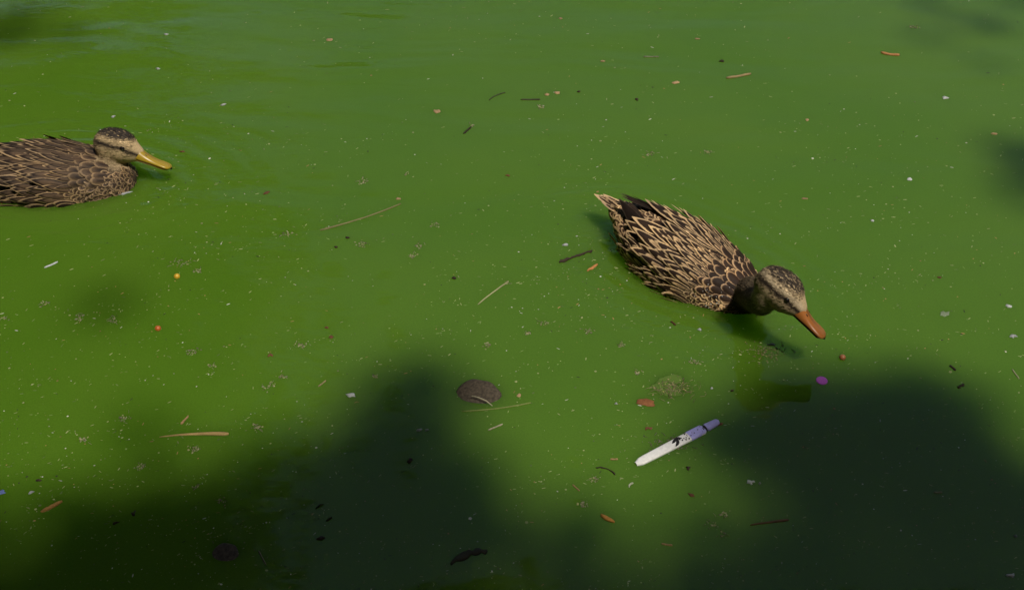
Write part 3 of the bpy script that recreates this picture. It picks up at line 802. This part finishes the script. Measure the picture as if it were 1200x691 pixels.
def chip_geo(c, rx, ry, ang, n=11, h=0.0012, jag=0.18, dome=0.4):
    """small irregular flake, broken edge, slightly domed"""
    th = np.linspace(0, 2*math.pi, n, endpoint=False)
    r = 1 + rng.normal(0, jag, n)
    ca, sa = math.cos(ang), math.sin(ang)
    def ring(k, z):
        x = rx * r * np.cos(th) * k; y = ry * r * np.sin(th) * k
        return np.stack([c[0] + x*ca - y*sa, c[1] + x*sa + y*ca, np.full(n, z)], 1)
    return loft([ring(.8, -.0006), ring(1, 0.0003), ring(.95, h * .7), ring(.55, h * (1 + dome * .6)), ring(.08, h * (1 + dome))])
def obj_at(name, v, f, c, label, cat, group=None, smooth=True, mat=None):
    o_ = v.mean(0); o_[2] = 0
    me = mesh(name, v - o_, f, smooth, colr=cols(c, len(v)) if np.ndim(c) == 1 else c)
    o = link(name, me, mat or FLOAT); o.location = tuple(map(float, o_))
    return tag(o, label, cat, group)
def blade(name, p0, p1, wpx, c, label, cat, group=None, **k):
    a, e = W(*p0), W(*p1); m_ = np.linalg.norm(a - [0, 0, CAM_H]) / FPX
    w0, w1 = (wpx if isinstance(wpx, tuple) else (wpx, wpx))
    v, f = strip(a, e, w0 * m_ * .82, w1 * m_ * .82, **k)
    return obj_at(name, v, f, np.asarray(c) * .82, label, cat, group)
def flake(name, p, rx, ry, ang, c, label, cat, group=None, **k):
    a = W(*p); m_ = np.linalg.norm(a - [0, 0, CAM_H]) / FPX
    v, f = chip_geo(a, rx * m_ * .85, ry * m_ * .85, R(ang), **k)
    return obj_at(name, v, f, np.asarray(c) * .82, label, cat, group)

LAND = [((100, 200), 'the yellow-billed duck'), ((820, 310), 'the mottled duck'), ((793, 519), 'the white stick'), ((560, 461), 'the big brown pod'), ((262, 653), 'the dark round pod'),
        ((425, 255), 'the long thin straw'), ((578, 343), 'the pale grass stem'), ((230, 510), 'the tan reed leaf'), ((185, 386), 'the orange berry'), ((208, 325), 'the yellow berry'), ((963, 446), 'the purple disc'),
        ((675, 301), 'the dark fuzzy twig'), ((866, 90), 'the long tan wood chip'), ((1042, 63), 'the orange tan leaf piece'), ((1107, 368), 'the translucent film'), ((60, 593), 'the narrow orange leaf'),
        ((712, 607), 'the orange yellow leaf'), ((757, 472), 'the red brown leaf piece'), ((902, 612), 'the reddish wood splinter'), ((622, 117), 'the straight dark twig'), ((60, 310), 'the white feather'), ((548, 655), 'the dead leaf')]
def near(what, p):
    d = [math.hypot(p[0] - q_[0], (p[1] - q_[1]) * 1.4) for q_, _ in LAND]
    return '%s floating nearest to %s' % (what, LAND[int(np.argmin(d))][1])
straw = (.34, .26, .12); pale = (.42, .38, .24); tan = (.40, .25, .11); orange = (.45, .19, .055); dkb = (.035, .022, .014); gry = (.30, .30, .24); wht = (.62, .64, .60)
blade('straw', (375, 270), (470, 239), (2.6, 1.7), (.24, .21, .09), 'long thin straw with a small tan chip at its end', 'straw', bow=-.03, n=14)
blade('grass_stem', (560, 357), (596, 330), (1.5, 2.0), (.42, .40, .20), 'short pale grass stem ending in a fluffy seed head', 'stem', bow=.02)
blade('reed_leaf', (187, 512), (268, 508), (1.0, 8.5), (.40, .27, .10), 'long tapering tan reed leaf with a dark broken end', 'leaf', bow=.03, n=14, h=.0007)
blade('leaf_sliver', (212, 497), (221, 487), (4.5, 1.8), tan, 'small tan sliver just behind the long reed leaf', 'leaf')
blade('straw', (572, 504), (589, 497), 1.8, pale, 'short pale straw in front of the big brown pod', 'straw')
blade('grass_stem', (541, 482), (622, 472), (1.2, 1.4), (.22, .26, .07), 'thin green stem lying along the front edge of the brown pod', 'stem', bow=-.03, n=14)
blade('twig', (655, 308), (694, 294), (4.0, 3.2), (.055, .036, .022), 'dark brown fuzzy twig near an orange grain', 'twig', bow=.02, n=16, wob=.40, h=.0022)
blade('twig', (879, 615), (924, 609), (1.8, 4.6), (.16, .085, .045), 'reddish brown splinter of wood lying in the shade edge', 'twig', bow=.01)
blade('twig', (698, 548), (721, 556), 1.8, dkb, 'dark crooked thread of root beside the end of the white stick', 'twig', bow=.16, wob=.3, n=12)
blade('splinter', (715, 538), (724, 538), 2.2, tan, 'tiny tan splinter beyond the dark crooked thread', 'splinter')
blade('splinter', (775, 637), (788, 639), 2.6, tan, 'tan splinter floating alone in the green gap between the shadows', 'splinter')
blade('splinter', (1094, 577), (1104, 577), 2.2, pale, 'thin pale splinter inside the wide dark shadow', 'splinter')
blade('straw', (1186, 433), (1194, 444), 1.5, pale, 'short pale straw past the end of the wide dark shadow', 'straw')
blade('wood_chip', (851, 92), (880, 87), (5.0, 3.8), (.34, .24, .11), 'long flat tan wood chip behind the mottled duck', 'wood chip', h=.002)
blade('leaf_chip', (1032, 62), (1054, 65), (4.6, 5.4), (.52, .24, .085), 'bright orange tan piece of dry leaf far out on open water', 'leaf', h=.0022, bow=-.06)
blade('twig', (610, 117), (633, 117), 2.2, (.06, .05, .03), 'thin straight dark twig near two tan flakes', 'twig')
blade('twig', (573, 118), (592, 109), (1.4, 2.0), (.06, .07, .03), 'thin bent olive twig beside the straight dark one', 'twig', bow=.1)
blade('twig', (543, 157), (552, 149), (3.4, 2.4), dkb, 'short dark twig with a scrap of grey fluff', 'twig')
blade('fibre', (754, 67), (772, 67), 2.0, (.2, .2, .12), 'faint pale fibre far out on the water', 'fibre')
blade('fibre', (373, 453), (382, 446), 1.8, (.34, .27, .13), 'small tan fibre by the left shadow edge', 'fibre')
blade('leaf_sliver', (737, 571), (742, 566), 3.0, (.44, .46, .30), 'tiny pale green crescent in front of the white stick', 'leaf', bow=.2)
blade('straw', (303, 645), (312, 662), 2.0, (.26, .22, .13), 'pale straw in the dark shade beside the dark round pod', 'straw')
blade('splinter', (671, 568), (679, 575), 2.0, tan, 'small slanted tan splinter among scattered crumbs', 'splinter')
blade('bark_bit', (1113, 428), (1120, 434), 3.4, dkb, 'dark brown sliver of bark at the top edge of the wide shadow', 'bark')
blade('bark_bit', (1123, 455), (1129, 450), 3.2, dkb, 'dark forked bark crumb inside the top edge of the wide shadow', 'bark', wob=.4)
blade('bark_bit', (786, 377), (792, 381), 3.0, (.10, .03, .02), 'dark red crumb just in front of the mottled duck', 'bark', wob=.3)
blade('seed_husk', (688, 318), (700, 310), 5.0, (.55, .24, .08), 'orange grain husk beside the dark fuzzy twig', 'husk', prof='leaf', h=.0018)
blade('dry_leaf', (704, 603), (720, 612), 8.0, (.50, .24, .05), 'small orange yellow leaf with a thin stalk at the shadow edge', 'leaf', prof='leaf', h=.0018)
blade('dry_leaf', (48, 600), (73, 587), 7.0, (.50, .26, .07), 'narrow orange leaf at the edge of the deep shade', 'leaf', prof='leaf', h=.0018)
flake('leaf_chip', (757, 472), 12, 7, -18, (.25, .10, .035), 'red brown torn leaf piece near the white stick', 'leaf', jag=.16, n=15)
blade('dead_leaf', (528, 661), (571, 645), 13, (.05, .045, .026), 'dark curled dead leaf with a pale spot lying in deep shade', 'leaf', prof='leaf', bow=.10, h=.0010, wob=.16, n=13)
v, f = strip(W(553, 468), W(577, 477), .0014, .0014, .1, h=.001, z=.014)
tan_g = 'small tan leaf flakes'
tl = 'small tan flake of dry leaf floating flat'
for p, rx, ry, a in (((512, 131), 4.6, 4.0, 0), ((641, 111), 3, 3, 40), ((653, 109), 3.4, 3.4, 60), ((386, 47), 4, 4, 30), ((657, 22), 2.4, 2.4, 0), ((467, 233), 3, 3.4, 60), ((792, 97), 5.6, 3, 30), ((817, 46), 4.2, 1.8, 0), ((946, 141), 2.4, 2.6, 0), ((1165, 157), 4, 2.6, 0), ((706, 72), 3, 2, 0), ((943, 233), 4.6, 2, -5), ((608, 463), 3.6, 3, 50)):
    flake('leaf_flake', p, rx, ry, a, np.array(tan) * rng.uniform(.7, 1.25) + .03, near('small tan flake of dry leaf', p), 'leaf', tan_g)
for p, rx, ry, a in (((595, 206), 3, 2, 0), ((383, 384), 3.4, 2, 0), ((388, 395), 3.6, 3, 20), ((317, 416), 3.4, 3.2, 80), ((214, 178), 3.4, 2, -20), ((312, 226), 4, 3, 10), ((843, 497), 5, 2.6, 20), ((760, 502), 5, 3, 0), ((810, 580), 5, 2.2, -40), ((1101, 325), 2.6, 2, 0)):
    flake('bark_flake', p, rx, ry, a, np.array((.16, .065, .03)) * rng.uniform(.7, 1.2), near('small reddish flake of bark', p), 'bark', 'small reddish bark flakes', jag=.3)
for p, rx, ry, a in (((532, 326), 2.8, 3, 0), ((480, 540), 3, 4.4, -25), ((375, 631), 6.5, 3, 5), ((386, 608), 4, 1.3, 35), ((374, 593), 4, 1.3, 40), ((135, 613), 3.6, 2, 20), ((156, 602), 3, 3, 0), ((45, 563), 2.6, 2, 0), ((806, 548), 3.2, 3, 0), ((858, 458), 2.4, 1.6, 0), ((746, 117), 1.8, 2, 0), ((678, 108), 2, 1.6, 0), ((407, 279), 2.8, 1.8, 0), ((394, 290), 2, 2, 0), ((846, 72), 3, 3, 0)):
    flake('dark_crumb', p, rx, ry, a, np.array(dkb) * rng.uniform(.8, 1.9), near('tiny near black wood crumb', p), 'wood crumb', 'near black wood crumbs', jag=.35, h=.002)
wl_ = 'tiny white scrap of down floating on the water'
for p, rx, ry, a in (((663, 287), 4.4, 2.2, 5), ((36, 577), 3, 1.6, 40), ((904, 404), 4.6, 2, -5), ((1187, 394), 4.6, 2.6, 10), ((411, 463), 5, 3.4, 0), ((880, 565), 4.4, 4.4, 0), ((491, 504), 3.4, 2, 15), ((500, 504), 2.6, 1.8, 30), ((1182, 359), 4, 3, 10), ((1185, 674), 6, 3, -10), ((722, 473), 2, 2, 0), ((834, 455), 1.8, 1.8, 0), ((133, 137), 3, 2, 50), ((195, 41), 2.6, 1.8, 0), ((185, 81), 2.4, 1.8, 0), ((146, 227), 8, 1.6, 25), ((1022, 259), 2.6, 1.6, 0), ((890, 566), 2, 2, 0), ((1066, 210), 4.4, 3, 30), ((262, 123), 3.4, 1.6, 30), ((1107, 115), 4, 3, 20), ((1190, 628), 2, 2, 0), ((820, 386), 3, 2, 0)):
    flake('down_scrap', p, rx, ry, a, np.array(wht) * rng.uniform(.5, 1.0), near('tiny white scrap of down', p), 'down', 'tiny white scraps of down', jag=.3, dome=1.2)
blade('down_feather', (52, 314), (68, 307), (2.6, 2.0), wht, 'small slender white feather lying flat past the yellow-billed duck', 'feather', prof='leaf')
flake('plastic_scrap', (1, 577), 6, 4, 20, (.18, .24, .55), 'small blue scrap of plastic', 'plastic scrap')
flake('plastic_film', (1107, 368), 7.5, 5, 35, (.22, .27, .16), 'pale translucent scrap of film on sunlit water', 'plastic film', h=.0006)
# berries: a little lathe with a dimple at the top
def berry(p, rpx, c, label, name='berry'):
    a = W(*p); r = rpx * np.linalg.norm(a - [0, 0, CAM_H]) / FPX
    prof = [(.05, -.92), (.5, -.82), (.86, -.45), (1, 0), (.9, .45), (.62, .78), (.3, .92), (.16, .86), (.03, .80)]
    th = np.linspace(0, 2*math.pi, 14, endpoint=False)
    rg = [np.stack([r * k * np.cos(th), r * k * np.sin(th), np.full(14, r * z + r * .35)], 1) for k, z in prof]
    v, f = loft(rg); cc_ = cols(c, len(v), .05); cc_[-28:] *= .4
    o = link(name, mesh(name, v, f, True, colr=cc_), BERRY); o.location = (float(a[0]), float(a[1]), 0.0)
    o.rotation_euler = (rng.uniform(-.5, .5), rng.uniform(-.5, .5), 0)
    tag(o, label, 'berry', 'little berries floating singly')
BERRY = tinted('berry_skin', 0.3, 0.5, 0.12, 600)
berry((208, 325), 3.6, (.60, .36, .03), 'little yellow berry between grey scum and the orange berry')
berry((185, 386), 3.6, (.48, .12, .025), 'little round orange berry on sunlit water')
berry((815, 262), 3.4, (.62, .38, .04), 'little yellow berry close behind the mottled duck')
berry((987, 420), 3.8, (.34, .13, .05), 'little brown orange berry near the purple disc')
# purple confetti disc
a = W(963, 446); th = np.linspace(0, 2*math.pi, 28, endpoint=False); r = 6.4 * np.linalg.norm(a - [0, 0, CAM_H]) / FPX
ring = lambda k, z: np.stack([a[0] + r*k*np.cos(th), a[1] + r*k*np.sin(th), np.full(28, z)], 1)
v, f = loft([ring(.96, -.0006), ring(1, .0002), ring(1, .0008), ring(.95, .0012), ring(.8, .0011), ring(.1, .0011)])
obj_at('confetti_disc', v, f, np.tile((.42, .10, .46), (len(v), 1)), 'bright purple round disc at the edge of the wide shadow', 'disc')
# round brown pods, half sunk
PODM = simple('pod_skin', (.072, .056, .036), .8, .25, .45, 260, .8)
def pod(p, rx, ry, tilt, label, rim, k=1.0):
    a = W(*p); m_ = np.linalg.norm(a - [0, 0, CAM_H]) / FPX
    th = np.linspace(0, 2*math.pi, 36, endpoint=False)
    wob = 1 + .03 * np.sin(3*th + 1) + .02 * np.sin(7*th) + rng.normal(0, .008, 36)
    rg = [np.stack([rx*m_*kk*np.cos(th)*wob, ry*m_*kk*np.sin(th)*wob, np.full(36, z*rx*m_*.9)], 1) for kk, z in ((.5, -.22), (.9, -.12), (1, 0), (.985, .05), (.9, .10), (.7, .145), (.45, .165), (.2, .17), (.03, .165))]
    v, f = loft(rg)
    o = link('seed_pod', mesh('seed_pod', v, f), PODM); o.location = (a[0], a[1], -.0022); o.rotation_euler = (R(tilt), 0, R(-8))
    tag(o, label, 'seed pod', 'round brown pods half sunk in the water')
pod((560, 464), 27, 25, 11, 'big round brown pod with a pale stem across its front', None)
pod((262, 653), 17, 20, 7, 'smaller dark round pod lying in deep shade', None)
g_ = W(565, 473); v, f = tube([W(553, 468) + [0, 0, .007], W(561, 470) + [0, 0, .0075], W(570, 473) + [0, 0, .006], W(577, 477) + [0, 0, .003]], .0007, 5)
obj_at('fibre', v, f, pale, 'thin pale curved fibre lying on top of the brown pod', 'fibre')
# scum: little rafts of fluff, fibres and crumbs
def scum(p, rx, ry, nf, nc, label, group, c=(.19, .185, .10), fl=5.0, veil=0):
    a = W(*p); m_ = np.linalg.norm(a - [0, 0, CAM_H]) / FPX; s_ = Soup()
    for i in range(veil):
        r_ = rng.normal(0, .30, 2); b0 = a + np.array([r_[0]*rx*m_, r_[1]*ry*m_*1.4, 0]); q_ = rng.uniform(.25, .55) * rx * m_
        v, f = chip_geo(b0, q_, q_ * rng.uniform(.4, .7), rng.uniform(-.4, .4), 22, .0002, .09, 0); v[:, 2] += .00003 * i
        s_.add(v, f, np.array((.080, .142, .019)) * rng.uniform(.97, 1.03))
    for i in range(nf):
        r_ = rng.normal(0, .45, 2); b0 = a + np.array([r_[0]*rx*m_, r_[1]*ry*m_*1.4, 0]); an = rng.uniform(0, 6.28); L = fl * m_ * rng.uniform(.4, 1.2)
        pts = [b0, b0 + [L*.5*math.cos(an), L*.5*math.sin(an), .0006], b0 + [L*math.cos(an + .15), L*math.sin(an + .15), .0002]]
        v, f = tube(np.array(pts) + [0, 0, .0006], rng.uniform(.00025, .0005), 4)
        s_.add(v, f, np.asarray(c) * rng.uniform(.6, 1.6))
    for i in range(nc):
        r_ = rng.normal(0, .42, 2); b0 = a + np.array([r_[0]*rx*m_, r_[1]*ry*m_*1.4, 0]); q_ = rng.uniform(.4, 1.5) * m_
        v, f = chip_geo(b0, q_, q_ * rng.uniform(.4, 1), rng.uniform(0, 6), 6, .0007, .3)
        s_.add(v, f, np.asarray(c) * rng.uniform(.5, 1.9) * np.array([1, 1, rng.uniform(.7, 1.1)]))
    v = np.vstack(s_.v); o_ = v.mean(0); o_[2] = 0
    o = link('scum_clump', mesh('scum_clump', v - o_, s_.f, True, colr=np.vstack(s_.c)), FLOAT); o.location = tuple(o_)
    tag(o, label, 'scum', group)
sl = 'small loose clump of grey fluff and crumbs on the water'
for p, r_ in (((52, 356), 6), ((93, 372), 9), ((133, 375), 8), ((145, 491), 9), ((226, 412), 9), ((425, 213), 8), ((424, 286), 9), ((338, 275), 8), ((491, 288), 7), ((483, 300), 7), ((511, 263), 7), ((232, 317), 7), ((637, 379), 7), ((690, 388), 9), ((728, 404), 6), ((747, 436), 5), ((260, 587), 7), ((835, 614), 7), ((846, 626), 7), ((848, 602), 8), ((331, 442), 8), ((440, 441), 5), ((230, 526), 9), ((3, 373), 5), ((618, 390), 5), ((634, 126), 6), ((478, 204), 4), ((683, 590), 8), ((594, 331), 4), ((553, 147), 4), ((1070, 32), 7), ((570, 404), 6), ((230, 570), 5), ((300, 500), 9), ((316, 452), 9), ((697, 562), 8), ((830, 178), 6), ((762, 180), 6), ((248, 428), 6), ((352, 405), 8), ((97, 515), 7), ((165, 547), 9)):
    scum(p, r_, r_ * .55, int(r_ * .5), int(r_ * 2.4), near('small loose clump of grey scum', p), 'small clumps of scum')
scum((212, 308), 16, 5, 14, 16, 'long streak of grey scum beside the yellow berry', 'small clumps of scum')
scum((790, 455), 30, 13, 60, 70, 'broad thin raft of straw scum near the red brown leaf piece', 'small clumps of scum', (.17, .15, .07), 10, 6)
scum((897, 412), 28, 12, 34, 60, 'broad faint raft of scum under the mottled duck\'s bill', 'small clumps of scum', (.15, .14, .06), 7, 0)
scum((813, 425), 10, 3, 10, 12, 'short pale streak of scum between the duck and the straw raft', 'small clumps of scum')
scum((785, 518), 34, 10, 30, 60, 'dark scum gathered along the white plastic stick', 'small clumps of scum', (.10, .09, .06), 7)
# white and lilac plastic stick
PA, PB = W(745, 544), W(842, 494); dd = PB - PA; SL = np.linalg.norm(dd); st = empty('plastic_stick', (PA + PB) / 2, math.atan2(dd[1], dd[0]))
tag(st, 'white plastic test stick with a lilac cap and black marks', 'plastic stick')
WHP = simple('white_plastic', (.74, .72, .68), .4, .5, .10, 240, .15); LIL = simple('lilac_plastic', (.36, .34, .66), .42, .5, .12, 240, .15); INK = simple('black_grime', (.014, .012, .012), .7, .3, .3, 300, .3)
def bar(x0, x1, w0, w1, z0, z1, n=15, r0=.5, r1=.0):
    rg = []
    for t in np.linspace(0, 1, n):
        x = x0 + (x1 - x0) * t; w = w0 + (w1 - w0) * t
        e0 = min(1, t / .10); e1 = min(1, (1 - t) / .12)
        k = (1 - r0 * (1 - e0)**2) * (1 - r1 * (1 - e1)**2)
        c_ = .0018; w *= k / 2; zt_ = z1 - (.0012 * (1 - e0) * (r0 > .2) + .0012 * (1 - e1) * (r1 > .2))
        rg.append(np.array([(x, w, z0 + c_), (x, w, zt_ - c_), (x, w - c_, zt_), (x, 0, zt_ + .0004), (x, -w + c_, zt_), (x, -w, zt_ - c_), (x, -w, z0 + c_), (x, -w + c_, z0), (x, w - c_, z0)]))
    return loft(rg)
h_ = SL / 2
for nm, mt, args in (('handle', WHP, (-h_, .30 * SL, .0118, .0148, -.0030, .0040)), ('lilac_grip', LIL, (.128 * SL, .318 * SL, .0150, .0144, -.0026, .0044, 9, 0, .25)), ('lilac_cap', LIL, (.335 * SL, h_, .0122, .0092, -.0026, .0042, 12, .2, .6)), ('neck_joint', INK, (.300 * SL, .345 * SL, .0100, .0095, -.0018, .0036, 5, 0, 0))):
    v, f = bar(*args); link(nm, mesh(nm, v, f, False), mt, st)
def blot(pts, z):
    v = [(x * SL, y, z) for x, y in pts] + [(x * SL, y, z + .0007) for x, y in pts]; k = len(pts)
    f = [tuple(range(k - 1, -1, -1)), tuple(range(k, 2*k))] + [(i, (i+1) % k, (i+1) % k + k, i + k) for i in range(k)]
    link('black_mark', mesh('black_mark', v, f, False), INK, st)
blot([(-.075, .0000), (-.050, .0030), (-.020, .0050), (.010, .0056), (.034, .0040), (.040, .0010), (.026, .0002), (.012, .0014), (.006, -.0010), (-.008, -.0040), (-.030, -.0058), (-.066, -.0062), (-.052, -.0040), (-.036, -.0022), (-.020, .0008), (-.044, -.0004)], .0040)
for k in range(14):
    x_, y_, r_ = rng.uniform(.02, .12), rng.uniform(-.005, .005), rng.uniform(.0004, .0012)
    blot([(x_ + r_ * math.cos(t_) / SL * rng.uniform(.6, 1.4), y_ + r_ * math.sin(t_) * rng.uniform(.6, 1.4)) for t_ in np.linspace(0, 5.3, 6)], .0041)
for k in range(9):
    x_, y_, r_ = rng.uniform(.14, .30), rng.uniform(-.005, .005), rng.uniform(.0003, .0009)
    blot([(x_ + r_ * math.cos(t_) / SL, y_ + r_ * math.sin(t_)) for t_ in np.linspace(0, 5.3, 6)], .0045)
# countless specks: pollen, seeds and crumbs
def specks(n, lo, hi):
    s_v = []; s_f = []; s_c = []; k0 = 0
    px = rng.uniform(-60, 1260, n * 2); py = rng.uniform(-40, 720, n * 2)
    den = .35 + .65 * (np.sin(px * .011 + 1.7 + np.sin(py * .013)) * np.sin(py * .017 + px * .004) > -.1)
    den *= .45 + .75 * sstep(60, 330, py)
    keep = rng.random(n * 2) < den; px, py = px[keep][:n], py[keep][:n]
    for k in range(70):
        sel = rng.choice(len(px), 22); x0, y0, an = rng.uniform(0, 1200), rng.uniform(150, 700), rng.normal(.35, .35)
        t_ = rng.normal(0, 34, 22); px[sel] = x0 + t_ * math.cos(an) + rng.normal(0, 7, 22); py[sel] = y0 - t_ * math.sin(an) * .7 + rng.normal(0, 4, 22)
    for x, y in zip(px, py):
        a = W(x, y); m_ = np.linalg.norm(a - [0, 0, CAM_H]) / FPX
        if rng.random() < .3:
            r_ = rng.uniform(lo, hi) * m_; e_ = r_ * rng.uniform(.2, .45); r_ *= 1.5
        else:
            r_ = lo * m_ * math.exp(rng.normal(0, .35)); e_ = r_ * rng.uniform(.5, 1)
        an = rng.normal(.35, .7); ca, sa = math.cos(an), math.sin(an)
        th_s = np.arange(5) * 2 * math.pi / 5
        X = r_ * np.cos(th_s); Y = e_ * np.sin(th_s)
        v = np.zeros((6, 3)); v[:5, 0] = a[0] + X*ca - Y*sa; v[:5, 1] = a[1] + X*sa + Y*ca; v[5, :2] = a[:2]; v[5, 2] = .0004 + .3 * e_; v[:5, 2] = .0002
        s_v.append(v); s_f += [(k0 + i, k0 + (i+1) % 5, k0 + 5) for i in range(5)]; k0 += 6
        t = rng.random()
        base = np.array((.25, .28, .11)) if t < .42 else np.array((.13, .19, .05)) if t < .80 else np.array((.55, .54, .42)) if t < .87 else np.array((.30, .17, .07)) if t < .94 else np.array((.03, .03, .015))
        s_c.append(np.tile(base * rng.uniform(.55, 1.4), (6, 1)))
    return mesh('specks', np.vstack(s_v), s_f, True, colr=np.vstack(s_c))
o = link('floating_specks', specks(6800, .70, 1.9), FLOAT); o['kind'] = 'stuff'
tag(o, 'countless pale specks of pollen and crumbs scattered over the pond', 'specks')
